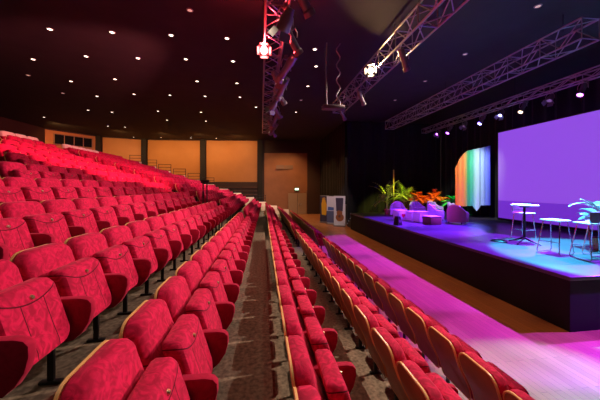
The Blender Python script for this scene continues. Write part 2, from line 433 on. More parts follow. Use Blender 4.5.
wallseg('wall_rear', WP[0], WP[1], 0, 6.9, M_dwall)
wallseg('wall_rear_near', (-16.5, -3), WP[0], 0, 6.9, M_dwall)
for k in range(1, 6):
    wallseg('wall_far_%d' % k, WP[k], WP[k+1], 0, 6.9, M_dwall)
def lerp(a, b, t): return (a[0]+(b[0]-a[0])*t, a[1]+(b[1]-a[1])*t)
for k, (t0, t1, zb, zt, m) in {1: (0.0, 0.97, 3.6, 6.8, M_ply), 2: (0.0, 0.93, 3.0, 6.8, M_ply), 3: (0.05, 0.95, 3.0, 6.8, M_ply), 4: (0.06, 0.95, 3.0, 6.82, M_ply), 5: (0.07, 0.77, 0.0, 5.7, M_ply2)}.items():
    wallseg('trim_%d' % k, lerp(WP[k], WP[k+1], t0), lerp(WP[k], WP[k+1], t1), zb, zt, m, 0.05, 0.05)
# dark pillars between the panels
for k, p in enumerate([WP[2], WP[3], WP[4], WP[5]]):
    struct('pillar_%d' % (k+1), B(p[0]-0.22, p[0]+0.22, p[1]-0.32, p[1]+0.05, 0, 6.9), mat('pillar_black', (0.012, 0.008, 0.007), 0.8))
# horizontal slats under the panel
for k in range(5):
    wallseg('trim_slat_%d' % (k+1), lerp(WP[4], WP[5], 0.05), lerp(WP[4], WP[5], 0.95), 1.1+k*0.34, 1.19+k*0.34, mat('slat', (0.10, 0.035, 0.02), 0.5), 0.12, 0.07)

# curtains
M_curt = mat('black_curtain', (0.006, 0.004, 0.005), 0.95, sheen=0.05)
def curtain(name, a, b, z0, z1, amp, wl, m, label=None):
    a = Vector((*a, 0)); b = Vector((*b, 0)); L = (b-a).length; d = (b-a)/L; nr = Vector((d.y, -d.x, 0))
    n = int(L/wl*8); bm = bmesh.new(); prev = None
    for s in (0, 0.02):
        prev = None
        for k in range(n+1):
            p = a+d*(L*k/n)+nr*(amp*math.sin(2*PI*k/8+0.7*math.sin(k*0.37))+s)
            c = [bm.verts.new((p.x, p.y, z0)), bm.verts.new((p.x, p.y, z1))]
            if prev: bm.faces.new((prev[0], c[0], c[1], prev[1]))
            prev = c
    o = link(name, bm, m)
    if label: tag(o, label, 'curtain')
    return o
curtain('stage_curtain', (5.5, 25.6), (5.5, 17.9), 0.02, 6.85, 0.05, 0.5, M_curt, 'tall black curtain behind the roll-up banners')
curtain('stage_curtain', (5.6, 17.8), (12.2, 17.8), 0.02, 6.85, 0.06, 0.5, M_curt, 'black curtain closing the far side of the stage behind the plants')
curtain('stage_curtain', (12.2, 17.6), (12.2, 3.0), 0.02, 6.85, 0.06, 0.5, M_curt, 'black curtain hanging behind the projection screen')

# ------------------------------------------------------------------ stage
def deck_mat():
    m = bpy.data.materials.new('stage_vinyl'); m.use_nodes = True; nt = m.node_tree; b = nt.nodes['Principled BSDF']
    tc = nt.nodes.new('ShaderNodeTexCoord'); n = nt.nodes.new('ShaderNodeTexNoise'); n.inputs['Scale'].default_value = 2.0; n.inputs['Detail'].default_value = 6
    nt.links.new(tc.outputs['Object'], n.inputs['Vector'])
    cr = nt.nodes.new('ShaderNodeValToRGB'); cr.color_ramp.elements[0].color = (0.05, 0.05, 0.065, 1); cr.color_ramp.elements[1].color = (0.085, 0.085, 0.10, 1)
    nt.links.new(n.outputs['Fac'], cr.inputs[0]); nt.links.new(cr.outputs[0], b.inputs['Base Color'])
    b.inputs['Roughness'].default_value = 0.3
    return m
st = empty('stage', (5.3, 4.15, 0), 0, 'raised stage with black skirt and pale shiny deck', 'stage')
bm = bmesh.new(); rbox(bm, 0, 6.6, 0, 12.1, 0.90, 0.97, 0.01, 2); link('deck', bm, deck_mat(), st)
bm = bmesh.new(); box(bm, 0.03, 6.57, 0.03, 12.07, 0.0, 0.9); link('skirt', bm, mat('stage_skirt', (0.008, 0.006, 0.007), 0.9), st)
# stairs at the far corner of the stage
sr = empty('stage_stairs', (5.85, 17.5, 0), PI, 'black steps with white edge lights at the far corner of the stage', 'stairs')
for k in range(4):
    o = link('step', B(-0.55, 0.35, 0.3*k, 0.3*k+0.3, 0.0, 0.2*(k+1)), M_black, sr)
    link('edge_light', B(0.352, 0.36, 0.3*k+0.02, 0.3*k+0.16, 0.2*(k+1)-0.02, 0.2*(k+1)-0.005), mat('edge_glow', (1, 1, 1), 0.5, emit=(0.9, 0.8, 1), estr=0.3), o)

# projection screen
def screen_mat():
    m = bpy.data.materials.new('screen'); m.use_nodes = True; nt = m.node_tree; b = nt.nodes['Principled BSDF']
    tc = nt.nodes.new('ShaderNodeTexCoord'); sx = nt.nodes.new('ShaderNodeSeparateXYZ'); nt.links.new(tc.outputs['Object'], sx.inputs[0])
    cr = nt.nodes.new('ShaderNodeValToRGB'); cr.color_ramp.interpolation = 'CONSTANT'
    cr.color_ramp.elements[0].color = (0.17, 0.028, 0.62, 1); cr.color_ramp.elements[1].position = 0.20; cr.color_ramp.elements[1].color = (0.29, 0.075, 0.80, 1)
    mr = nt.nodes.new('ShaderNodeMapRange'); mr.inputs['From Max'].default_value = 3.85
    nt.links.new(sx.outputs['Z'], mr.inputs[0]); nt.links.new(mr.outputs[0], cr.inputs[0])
    b.inputs['Base Color'].default_value = (0.10, 0.10, 0.10, 1); b.inputs['Roughness'].default_value = 0.8
    nt.links.new(cr.outputs[0], b.inputs['Emission Color']); b.inputs['Emission Strength'].default_value = 0.9
    return m
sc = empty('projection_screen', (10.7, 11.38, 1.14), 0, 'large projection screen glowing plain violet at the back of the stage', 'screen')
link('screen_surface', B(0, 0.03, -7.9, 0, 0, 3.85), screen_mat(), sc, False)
bm = bmesh.new()
box(bm, 0.0, 0.06, 0, 0.05, -0.09, 3.9); box(bm, 0.0, 0.06, -7.95, -7.9, -0.09, 3.9); box(bm, 0.0, 0.06, -7.9, 0, 3.85, 3.9); box(bm, 0.0, 0.06, -7.9, 0, -0.09, 0)
link('frame', bm, M_black, sc, False)

# ------------------------------------------------------------------ ceiling lights
M_lens = mat('downlight_lens', (1, 1, 1), 0.4, emit=(1, 0.82, 0.62), estr=5.0)
M_lens_dim = mat('downlight_lens_dim', (0.8, 0.7, 0.6), 0.4, emit=(1, 0.7, 0.5), estr=0.5)
M_ring = mat('downlight_ring', (0.25, 0.22, 0.2), 0.4)
LIT = [(-5.78, 8.62), (-4.16, 8.55), (-2.56, 8.48), (-0.99, 8.43), (-7.71, 10.73), (-5.78, 10.24), (-4.13, 10.15), (-2.54, 10.0), (-0.96, 9.94), (-7.76, 12.74), (-5.85, 12.25), (-2.61, 12.02), (-1.0, 12.02), (-7.8, 14.66), (-5.91, 14.11), (-4.28, 14.02), (-2.66, 13.95), (-1.01, 13.87), (-9.72, 17.4), (-8.6, 17.67), (-5.87, 17.07), (-3.46, 16.95), (-13.42, 19.52), (-10.86, 21.76), (-9.81, 21.96), (-6.07, 19.28), (-3.61, 19.22), (-11.0, 26.2), (-8.74, 26.2), (-6.18, 26.0), (-3.97, 25.9), (1.69, 8.72), (1.97, 9.94), (2.01, 11.95), (2.02, 16.19), (-0.27, 15.48)]
DIM = [(-9.12, 14.41), (-9.0, 12.28), (1.99, 13.92), (-1.74, 7.22), (6.62, 5.9), (6.64, 8.36), (6.7, 10.72), (6.67, 13.27)]
lens_o = ring_o = None
for lst, m, nm, word in ((LIT, M_lens, 'lit', 'glowing'), (DIM, M_lens_dim, 'dim', 'unlit')):
    base = None
    rows = {}
    for k, (x, y) in enumerate(sorted(lst, key=lambda p: (round(p[1]/1.6), p[0]))):
        rk = round(y/1.6); rows.setdefault(rk, 0); rows[rk] += 1
        ri = sorted(set(round(q[1]/1.6) for q in lst)).index(rk)+1
        r = empty('ceiling_light', (x, y, 6.9), 0, 'small round %s downlight, %s from the left in the %s ceiling line from camera' % (word, ORD[rows[rk]], ORD[ri]), 'ceiling light', 'round ceiling downlights')
        if nm == 'lit':
            lo_ = spot('downlight', (0, 0, -0.03), (0, 0, -2), (1, 0.78, 0.58), 30, 110, 0.7, 0.05); lo_.parent = r
        if base is None:
            bm = bmesh.new(); lathe(bm, [(0.0, -0.012), (0.055, -0.012), (0.06, 0.0)], 16); base = [link('lens', bm, m, r)]
            bm = bmesh.new(); lathe(bm, [(0.058, -0.004), (0.062, -0.02), (0.082, -0.012), (0.085, 0.0), (0.058, 0.0)], 20); base.append(link('trim_ring', bm, M_ring, r))
        else:
            for b in base: c = b.copy(); COL.objects.link(c); c.parent = r

# downlights further back and to the right, in the same ceiling grid
for x in (-3.5, -0.7, 1.6):
    for y in (0.2, 3.2, 6.0):
        spot('downlight', (x, y, 6.87), (x, y, 0), (1, 0.78, 0.58), 42, 100, 0.7, 0.05)
# added narrow spots without fixtures, to light the walkway strip orange
for k in range(11):
    y = 2.6+1.35*k
    spot('downlight', (4.78, y, 6.87), (4.74, y, 0), (1, 0.50, 0.18), 330, 15 if y < 8 else 18, 0.8, 0.05)
for y in (18.2, 21.0, 23.5):
    spot('downlight', (3.6, y, 6.87), (3.6, y, 0), (1, 0.52, 0.20), 330, 90, 0.7, 0.05)  # wide spots, also without fixtures, added to brighten the far floor

# ------------------------------------------------------------------ trusses
M_alu = mat('aluminium', (0.42, 0.40, 0.42), 0.4, 0.8)
def truss(name, x, y0, y1, z, s, label, seg=0.5):
    r = empty(name, (x, y0, z), 0, label, 'truss'); L = y1-y0; h = s/2
    c4 = [(-h, -h), (h, -h), (h, h), (-h, h)]
    for cx, cz in c4:
        bm = bmesh.new(); tube(bm, [(cx, 0, cz), (cx, L, cz)], 0.024, 8); link('chord', bm, M_alu, r)
    bm = bmesh.new(); n = max(1, round(L/seg)); st_ = L/n
    for k in range(n+1):
        y = k*st_
        for a in range(4):
            p, q = c4[a], c4[(a+1) % 4]
            if k % 2 == 0 or k in (0, n): tube(bm, [(p[0], y, p[1]), (q[0], y, q[1])], 0.013, 6)
            if k < n:
                if k % 2: p, q = q, p
                tube(bm, [(p[0], y, p[1]), (q[0], y+st_, q[1])], 0.013, 6)
    link('bracing', bm, M_alu, r)
    bm = bmesh.new()
    for yy in (0.6, L*0.5, L-0.6): tube(bm, [(0, yy, h), (0, yy, 6.9-z)], 0.01, 6)
    link('hanging_cable', bm, M_black, r)
    return r
truss('lighting_truss', 0.30, 2.2, 17.6, 6.1, 0.42, 'silver box truss crowded with lamps running above the seat aisle')
truss('lighting_truss', 3.55, 1.5, 12.7, 6.2, 0.45, 'silver box truss carrying the glowing warm lamp')
truss('lighting_truss', 7.57, 5.5, 15.8, 6.2, 0.48, 'long violet-lit box truss above the middle of the stage')
truss('lighting_truss', 9.9, 3.5, 16.0, 5.95, 0.25, 'thin dark truss bar of small lamps above the projection screen')

M_lampbody = mat('lamp_body', (0.26, 0.24, 0.24), 0.35, 0.7)
def lens_mat(name, c, s): return mat('lens_'+name, (0.8, 0.8, 0.8), 0.2, emit=c, estr=s)
def lamp(name, loc, target, label, lens, size=1.0, kind='par', group=None, hang=0.28):
    """loc: point of the clamp; body hangs below it in a yoke"""
    r = empty(name, loc, 0, label, 'stage light', group)
    body_c = Vector((0, 0, -hang*size))
    d = (Vector(target)-(Vector(loc)+body_c)).normalized()
    q = Matrix.Translation(body_c) @ d.to_track_quat('Z', 'Y').to_matrix().to_4x4()
    s = size
    bm = bmesh.new(); rbox(bm, -0.04*s, 0.04*s, -0.03*s, 0.03*s, -0.05*s, 0.05*s, 0.008, 2); link('clamp', bm, M_alu, r)
    side = q.to_3x3() @ Vector((1, 0, 0))
    bm = bmesh.new(); R = 0.16*s
    p0 = body_c-side*R; p1 = body_c+side*R
    tube(bm, [p0, p0+Vector((0, 0, 0.12*s)), Vector((p0.x*0.6, p0.y*0.6, -0.05*s)), Vector((p1.x*0.6, p1.y*0.6, -0.05*s)), p1+Vector((0, 0, 0.12*s)), p1], 0.013*s, 6)
    link('yoke', bm, M_alu, r)
    bm = bmesh.new()
    if kind == 'par':
        lathe(bm, [(0.0, -0.24*s), (0.07*s, -0.23*s), (0.09*s, -0.12*s), (0.125*s, -0.05*s), (0.13*s, 0.13*s), (0.115*s, 0.13*s), (0.11*s, 0.09*s), (0.0, 0.09*s)], 18, M=q)
    else:
        lathe(bm, [(0.0, -0.36*s), (0.09*s, -0.35*s), (0.10*s, -0.16*s), (0.085*s, -0.1*s), (0.085*s, 0.22*s), (0.11*s, 0.25*s), (0.11*s, 0.34*s), (0.10*s, 0.34*s), (0.09*s, 0.31*s), (0, 0.31*s)], 18, M=q)
    link('body', bm, M_lampbody, r)
    bm = bmesh.new(); zc = 0.095*s if kind == 'par' else 0.315*s
    lathe(bm, [(0.0, zc+0.02*s), (0.06*s, zc+0.014*s), (0.095*s, zc)], 18, M=q); link('lens', bm, lens, r)
    if kind == 'par':
        for k in range(4):
            bm = bmesh.new(); M = q @ Matrix.Rotation(k*PI/2, 4, 'Z') @ Matrix.Translation((0.125*s, 0, 0.13*s)) @ Matrix.Rotation(0.45, 4, 'Y')
            box(bm, 0, 0.006, -0.11*s, 0.11*s, 0, 0.15*s, M=M); link('barn_door', bm, M_lampbody, r, False)
    return r
L_off = lens_mat('off', (1, 0.8, 0.7), 0.05); L_red = lens_mat('red', (1, 0.25, 0.2), 30); L_warm = lens_mat('warm', (1, 0.75, 0.45), 30)
L_wm = lens_mat('warm_small', (1, 0.7, 0.4), 5); L_blue = lens_mat('blue', (0.3, 0.3, 1), 12); L_vio = lens_mat('violet', (0.5, 0.1, 1), 12)
eye = (0, 0, 2.6)
lamp('stage_light', (0.075, 6.85, 6.08), (0.02, 0.6, 2.6), 'red glowing lamp facing the camera on the truss above the aisle', L_red, 0.85, 'par')
lamp('stage_light', (3.17, 7.8, 6.17), (0.2, 0.8, 2.6), 'glowing warm white lamp hanging on the middle truss right of the hoist', L_warm, 0.85, 'par')
spot('red_lamp_glow', (0.07, 6.62, 5.84), (0.07, 4.0, 8.8), (1, 0.02, 0.02), 700, 130, 0.3, 0.06)
spot('warm_lamp_glow', (3.17, 7.6, 5.93), (4.2, 5.0, 7.6), (1, 0.6, 0.25), 160, 130, 0.3, 0.06)
point('red_lamp_glow', (0.06, 6.55, 5.84), (1, 0.04, 0.05), 170, 0.08)
ys = [3.2, 3.9, 4.6, 5.3, 6.0, 7.4, 8.1, 8.9, 9.8, 10.8, 11.8, 12.9, 14.0, 15.2, 16.3]
for k, y in enumerate(ys):
    lamp('stage_light', (0.30+(0.36 if k % 3 else 0.16), y, 5.96), (-3.0+0.5*(k % 4), y+3.5, 1.5) if k % 2 else (4.5, y+3.0, 1.0),
         'dark profile lamp, %s from the camera along the truss above the aisle' % ORD[k+1], L_off, 0.95+0.15*(k % 2), 'profile' if k % 3 else 'par', 'lamps on the aisle truss')
for k, (y, L) in enumerate([(4.3, L_vio), (5.6, L_wm), (6.6, L_vio), (7.6, L_off), (8.6, L_wm), (9.6, L_blue), (10.6, L_blue), (11.7, L_off), (12.8, L_vio), (13.8, L_vio)]):
    lamp('stage_light', (9.9, y+0.8, 5.80), (6.4, y, 0.9), 'small stage lamp, %s from the near end of the bar above the screen' % ORD[k+1], L, 0.8, 'par' if k % 2 else 'profile', 'lamps above the screen')
for k, (y, x) in enumerate([(6.6, 3.55), (9.6, 3.55), (11.9, 3.55)]):
    lamp('stage_light', (x, y, 5.93), (6.5, y+2, 1.0), 'unlit dark lamp, %s from the camera under the truss with the warm lamp' % ORD[k+1], L_off, 0.8, 'profile', 'unlit lamps on the warm truss')
# chain hoist with hanging cables at the end of the second truss
hx, hy = 2.17, 8.28
h = empty('chain_hoist', (hx, hy, 4.87), 0, 'chain hoist with two looping cables hanging beside the truss end', 'hoist')
bm = bmesh.new(); rbox(bm, -0.34, 0.34, -0.12, 0.12, 0, 0.14, 0.03, 2); link('motor', bm, mat('hoist_grey', (0.18, 0.16, 0.15), 0.4, 0.6), h)
bm = bmesh.new(); tube(bm, [(-0.2, 0, 0.1), (-0.22, 0, 1.1), (-0.20, 0, 2.03)], 0.022, 6); link('chain', bm, M_alu, h)
bm = bmesh.new(); tube(bm, [(0.16+0.06*math.sin(k*1.1), 0, 0.1+k*0.0804) for k in range(25)], 0.02, 6); link('cable', bm, M_alu, h)
h['kind'] = 'thing'

# ------------------------------------------------------------------ fittings on the far wall
ex = empty('exit_sign', (3.3, 25.88, 2.22), 0, 'small glowing exit sign above the far door', 'sign')
link('housing', B(-0.2, 0.2, -0.05, 0.03, 0, 0.22), M_black, ex, False)
link('sign_face', B(-0.18, 0.18, -0.058, -0.05, 0.02, 0.20), mat('exit_glow', (0.6, 1, 0.7), 0.5, emit=(0.6, 1.0, 0.6), estr=2.2), ex, False)
dr = struct('door_1', B(2.5, 4.2, 25.75, 25.9, 0, 1.95), mat('door_beige', (0.34, 0.22, 0.13), 0.5))
bm = bmesh.new(); box(bm, 3.34, 3.36, 25.735, 25.75, 0.02, 1.9); struct('door_gap', bm, M_black, dr)
bm = bmesh.new(); tube(bm, [(3.42, 25.71, 0.95), (3.75, 25.71, 0.95)], 0.02); struct('door_handle', bm, M_alu, dr)
vt = empty('wall_vent', (2.2, 26.02, 4.2), 0, 'grey double louvre vent high on the far brown wall', 'vent')
for k in range(2): link('louvre_panel', B(-0.8+0.82*k, -0.04+0.82*k, -0.03, 0.03, 0, 0.36), mat('vent_grey', (0.22, 0.13, 0.09), 0.5), vt, False)
bw = empty('control_booth_window', (-14.75, 24.55, 5.75), math.radians(52.8), 'row of dark control booth panes above the top seats', 'window')
link('frame', B(-1.3, 1.3, -0.06, 0.02, 0, 0.85), mat('booth_frame', (0.3, 0.16, 0.08), 0.5), bw, False)
for k in range(4): link('pane', B(-1.24+0.63*k, -0.67+0.63*k, -0.075, -0.06, 0.07, 0.78), mat('booth_glass', (0.01, 0.01, 0.012), 0.1), bw, False)

# roll-up banners
def banner(loc, rz, w, h, label, paint):
    r = empty('roll_up_banner', loc, rz, label, 'banner')
    bm = bmesh.new(); rbox(bm, -w/2-0.02, w/2+0.02, -0.1, 0.1, 0, 0.09, 0.02, 2); link('base', bm, M_alu, r)
    link('print', B(-w/2, w/2, -0.012, 0.0, 0.09, h), paint[0], r, False)
    bm = bmesh.new(); tube(bm, [(-w/2, 0, h), (w/2, 0, h)], 0.018); link('top_bar', bm, M_alu, r)
    for nm, m, pts in paint[1]:
        bm = bmesh.new(); a = [bm.verts.new((x*w, -0.016, z*h)) for x, z in pts]; b = [bm.verts.new((x*w, -0.013, z*h)) for x, z in pts]
        bm.faces.new(a); bm.faces.new(b[::-1])
        for k in range(len(a)): bm.faces.new((a[k], b[k], b[(k+1) % len(a)], a[(k+1) % len(a)]))
        link(nm, bm, m, r, False)
def ell(cx, cz, rx, rz, n=14): return [(cx+rx*math.cos(2*PI*k/n), cz+rz*math.sin(2*PI*k/n)) for k in range(n)]
P_dark = mat('print_dark', (0.05, 0.04, 0.07), 0.5); P_white = mat('print_white', (0.75, 0.72, 0.75), 0.5); P_yel = mat('print_yellow', (0.8, 0.42, 0.02), 0.5)
P_blue = mat('print_blue', (0.08, 0.16, 0.45), 0.5); P_brown = mat('print_brown', (0.35, 0.12, 0.04), 0.5); P_skin = mat('print_tan', (0.5, 0.3, 0.2), 0.5)
banner((4.45, 19.4, 0), math.radians(-28), 0.62, 1.9, 'roll-up banner with a yellow figure on dark ground, leftmost of the three', (P_dark, [('figure_print', P_yel, [(-0.3, 0.3), (0.2, 0.28), (0.35, 0.6), (0.15, 0.8), (0.05, 0.95), (-0.2, 0.93), (-0.35, 0.7)]), ('figure_head', P_skin, ell(0.0, 0.9, 0.14, 0.05))]))
banner((4.72, 18.45, 0), math.radians(-28), 0.66, 1.9, 'roll-up banner with pale top and blue-grey lower picture, middle of the three', (P_white, [('lower_print', mat('print_slate', (0.10, 0.12, 0.22), 0.5), [(-0.5, 0.06), (0.5, 0.06), (0.5, 0.48), (-0.5, 0.48)]), ('stripe_print', P_blue, [(-0.4, 0.5), (0.4, 0.5), (0.45, 0.6), (-0.35, 0.63)])]))
banner((4.98, 17.4, 0), math.radians(-28), 0.74, 1.95, 'roll-up banner picturing a brown guitar on white, rightmost of the three', (P_white, [('guitar_body', P_brown, ell(0.02, 0.3, 0.36, 0.13)), ('guitar_top', P_brown, ell(0.0, 0.45, 0.26, 0.09)), ('guitar_neck', P_dark, [(-0.28, 0.5), (0.28, 0.5), (0.34, 0.94), (-0.34, 0.94)]), ('sound_hole', P_dark, ell(0.02, 0.34, 0.13, 0.05))]))

# black follow-spot stand beside the cross aisle
fs = empty('equipment_stand', (-2.08, 10.9, 1.48), 0, 'black two-post equipment stand in the cross aisle among the seats', 'stand')
for q_ in (-0.07, 0.07):
    bm = bmesh.new(); tube(bm, [(q_, 0, 0.02), (q_, 0, 1.22)], 0.022); link('post', bm, M_black, fs)
bm = bmesh.new(); rbox(bm, -0.15, 0.15, -0.08, 0.08, 1.2, 1.32, 0.02, 2); link('head', bm, M_black, fs)
bm = bmesh.new(); rbox(bm, -0.15, 0.15, -0.15, 0.15, 0.0, 0.04, 0.01, 2); link('base', bm, M_black, fs)

# ------------------------------------------------------------------ furniture on the stage
Z = 0.97
M_lilac = mat('pale_upholstery', (0.62, 0.58, 0.66), 0.85, sheen=0.2); M_tan = mat('tan_leather', (0.42, 0.22, 0.13), 0.6); M_wp = mat('white_plastic', (0.85, 0.85, 0.85), 0.35)
def armchair(loc, rz, label, m=M_lilac, s=1.0):
    """faces local -Y"""
    r = empty('tub_armchair', loc, rz, label, 'armchair', 'tub armchairs on the stage')
    bm = bmesh.new(); rbox(bm, -0.30*s, 0.30*s, -0.32*s, 0.26*s, 0.10*s, 0.32*s, 0.05*s, 3); link('seat_base', bm, m, r)
    bm = bmesh.new(); rbox(bm, -0.25*s, 0.25*s, -0.34*s, 0.18*s, 0.32*s, 0.44*s, 0.05*s, 3); link('seat_cushion', bm, m, r)
    bm = bmesh.new(); n = 20; prev = None; first = None
    for k in range(n+1):
        a = -0.15+(PI+0.30)*k/n
        t = math.sin(max(0, min(PI, a)))
        h = (0.52+0.28*t**1.4)*s
        if k in (0, n): h *= 0.93
        ci, si = math.cos(a), math.sin(a)
        yb = -0.30*s if False else 0
        def P(rr, z): return Vector((ci*rr*s, si*rr*0.92*s-(0.22*s if a < 0.02 or a > PI-0.02 else 0), z))
        ring = [P(0.27, 0.1*s), P(0.27, h-0.04*s), P(0.30, h), P(0.36, h), P(0.39, h-0.05*s), P(0.37, 0.08*s)]
        vs = [bm.verts.new(p) for p in ring]
        if prev:
            for j in range(6): bm.faces.new((prev[j], prev[(j+1) % 6], vs[(j+1) % 6], vs[j]))
        else: first = vs
        prev = vs
    bm.faces.new(first); bm.faces.new(prev[::-1]); link('wraparound_back', bm, m, r)
    for fx in (-0.24, 0.24):
        for fy in (-0.26, 0.2):
            bm = bmesh.new(); tube(bm, [(fx*s, fy*s, 0), (fx*s, fy*s, 0.11*s)], [0.014, 0.022]); link('leg', bm, M_black, r)
    bm = bmesh.new(); rbox(bm, -0.19*s, 0.19*s, 0.04*s, 0.16*s, 0.42*s, 0.74*s, 0.05*s, 3); link('back_cushion', bm, M_wp if m is M_tan else m, r)
    return r
armchair((7.22, 14.1, Z), math.radians(-25), 'pale tub armchair beside the leftmost potted palm')
armchair((8.5, 14.4, Z), math.radians(-5), 'pale tub armchair in front of the orange shrub, left of the pair')
armchair((9.4, 14.2, Z), math.radians(10), 'pale tub armchair in front of the orange shrub, right of the pair')
armchair((9.85, 13.1, Z), math.radians(45), 'pale tub armchair below the green shrub at the back')
armchair((8.15, 12.2, Z), math.radians(75), 'low pale armchair between the brown box table and the big tan armchair', s=0.95)
armchair((8.3, 10.95, Z), math.radians(125), 'large tan-backed armchair with white cushion, nearest on the stage', M_tan, 1.02)
def cube_table(x, y, rz, s, label, m, mark, mm):
    r = empty('cube_table', (x, y, Z), rz, label, 'side table', 'cube side tables')
    bm = bmesh.new(); rbox(bm, -s/2, s/2, -s/2, s/2, 0.02, s*0.98, 0.015, 2); link('box', bm, m, r)
    bm = bmesh.new(); rbox(bm, -s/2-0.01, s/2+0.01, -s/2-0.01, s/2+0.01, s*0.98, s*0.98+0.025, 0.008, 2); link('top', bm, m, r)
    if mark:
        for dy, rot in ((-1, 0),):
            bm = bmesh.new(); M = Matrix.Rotation(rot, 4, 'Z')
            a = [M @ Vector((px*s, -s/2-0.004, pz*s)) for px, pz in mark]; b = [M @ Vector((px*s, -s/2+0.002, pz*s)) for px, pz in mark]
            va = [bm.verts.new(p) for p in a]; vb = [bm.verts.new(p) for p in b]
            bm.faces.new(va); bm.faces.new(vb[::-1])
            for k in range(len(va)): bm.faces.new((va[k], vb[k], vb[(k+1) % len(va)], va[(k+1) % len(va)]))
            link('emblem', bm, mm, r, False)
heart = [(0, 0.25), (0.22, 0.5), (0.2, 0.66), (0.1, 0.7), (0, 0.62), (-0.1, 0.7), (-0.2, 0.66), (-0.22, 0.5)]
cube_table(6.5, 12.45, 0.2, 0.46, 'white cube table with red heart emblem, nearest the left armchair', M_wp, heart, mat('mark_red', (0.7, 0.02, 0.05), 0.4))
cube_table(6.95, 12.15, 0.2, 0.42, 'small white cube table with blue oval emblem, second of the row', M_wp, ell(0, 0.45, 0.25, 0.12), mat('mark_blue', (0.04, 0.05, 0.4), 0.4))
cube_table(7.02, 11.6, 0.2, 0.46, 'white cube table with blue oval emblem, beside the brown box table', M_wp, ell(0, 0.5, 0.28, 0.13), mat('mark_blue', (0.04, 0.05, 0.4), 0.4))
cf = empty('box_table', (7.12, 10.9, Z), 0.15, 'low brown box table in front of the armchairs', 'table')
bm = bmesh.new(); rbox(bm, -0.27, 0.27, -0.25, 0.25, 0.0, 0.32, 0.012, 2); link('box', bm, mat('brown_box', (0.22, 0.10, 0.07), 0.6), cf)
bm = bmesh.new(); rbox(bm, -0.28, 0.28, -0.26, 0.26, 0.32, 0.345, 0.008, 2); link('top', bm, M_lilac, cf)
# floor monitor on the stage edge
mo = empty('stage_monitor', (5.55, 10.8, Z), 0.3, 'small black floor speaker standing on the stage edge', 'speaker')
bm = bmesh.new()
vs = [bm.verts.new(p) for p in [(-0.13, -0.13, 0), (0.13, -0.13, 0), (0.13, 0.13, 0), (-0.13, 0.13, 0), (-0.08, -0.08, 0.36), (0.08, -0.08, 0.36), (0.08, 0.1, 0.36), (-0.08, 0.1, 0.36)]]
for f in ((0, 1, 5, 4), (1, 2, 6, 5), (2, 3, 7, 6), (3, 0, 4, 7), (4, 5, 6, 7), (3, 2, 1, 0)): bm.faces.new([vs[k] for k in f])
bmesh.ops.bevel(bm, geom=list(bm.edges), offset=0.01, segments=2, affect='EDGES'); link('cabinet', bm, M_black, mo)
bm = bmesh.new(); lathe(bm, [(0, -0.01), (0.06, 0.0), (0.07, 0.01)], 16, M=Matrix.Translation((0, -0.112, 0.18)) @ Matrix.Rotation(PI/2+0.14, 4, 'X')); link('speaker_cone', bm, M_lampbody, mo)

# high table
tb = empty('high_table', (7.2, 6.8, Z), 0, 'round white-topped high table with black star base', 'table')
bm = bmesh.new(); lathe(bm, [(0, 1.04), (0.30, 1.04), (0.32, 1.05), (0.32, 1.07), (0.30, 1.08), (0, 1.08)], 36); link('tabletop', bm, M_wp, tb)
bm = bmesh.new(); tube(bm, [(0, 0, 0.12), (0, 0, 1.0)], 0.03, 12); lathe(bm, [(0, 1.0), (0.10, 1.0), (0.14, 1.04), (0, 1.04)], 16); tube(bm, [(0, 0, 0.55), (0, 0, 0.62)], 0.045, 12); link('column', bm, M_black, tb)
for k in range(4):
    a = k*PI/2+0.35; bm = bmesh.new(); tube(bm, [(0.02*math.cos(a), 0.02*math.sin(a), 0.16), (0.2*math.cos(a), 0.2*math.sin(a), 0.08), (0.38*math.cos(a), 0.38*math.sin(a), 0.02)], [0.026, 0.02, 0.017]); link('leg', bm, M_black, tb)
M_chr = mat('chrome_tube', (0.75, 0.75, 0.78), 0.2, 0.9)
def bar_stool(x, y, rz, label, back, sled, hs=0.76):
    r = empty('bar_stool', (x, y, Z), rz, label, 'bar stool', 'bar stools on the stage')
    bm = bmesh.new(); rbox(bm, -0.21, 0.21, -0.20, 0.20, hs, hs+0.035, 0.016, 3); link('seat', bm, M_wp, r)
    for s in (-1, 1):
        bm = bmesh.new()
        if sled: tube(bm, [(s*0.17, -0.12, hs), (s*0.23, -0.24, 0.05), (s*0.23, -0.21, 0.012), (s*0.23, 0.21, 0.012), (s*0.23, 0.24, 0.05), (s*0.17, 0.12, hs)], 0.011, 8); link('sled_leg', bm, M_chr, r)
        else:
            for t in (-1, 1):
                b2 = bmesh.new(); tube(b2, [(s*0.16, t*0.15, hs), (s*0.22, t*0.21, 0.0)], 0.012, 8); link('leg', b2, M_chr, r)
            tube(bm, [(s*0.20, -0.19, 0.28), (s*0.20, 0.19, 0.28)], 0.009, 8); link('footrest', bm, M_chr, r)
    bm = bmesh.new(); tube(bm, [(-0.20, -0.2, 0.28), (0.20, -0.2, 0.28)], 0.010, 8); link('footrest', bm, M_chr, r)
    if back:
        bm = bmesh.new(); rbox(bm, -0.21, 0.21, 0.17, 0.20, hs+0.04, hs+0.04+back, 0.012, 3, M=None); link('backrest', bm, mat('grey_plastic', (0.25, 0.26, 0.28), 0.4) if sled else M_wp, r)
    return r
bar_stool(7.85, 7.45, math.radians(5), 'white bar stool standing behind the round high table', 0.26, False)
bar_stool(6.88, 5.72, math.radians(-82), 'sled-base bar stool with white seat and no visible back, left of the palm', 0, True)
bar_stool(7.05, 5.12, math.radians(172), 'sled-base bar stool with dark grey backrest nearest the stage corner', 0.24, True)
bar_stool(7.62, 5.3, math.radians(90), 'bar stool cut by the right picture edge, behind the palm', 0, True)
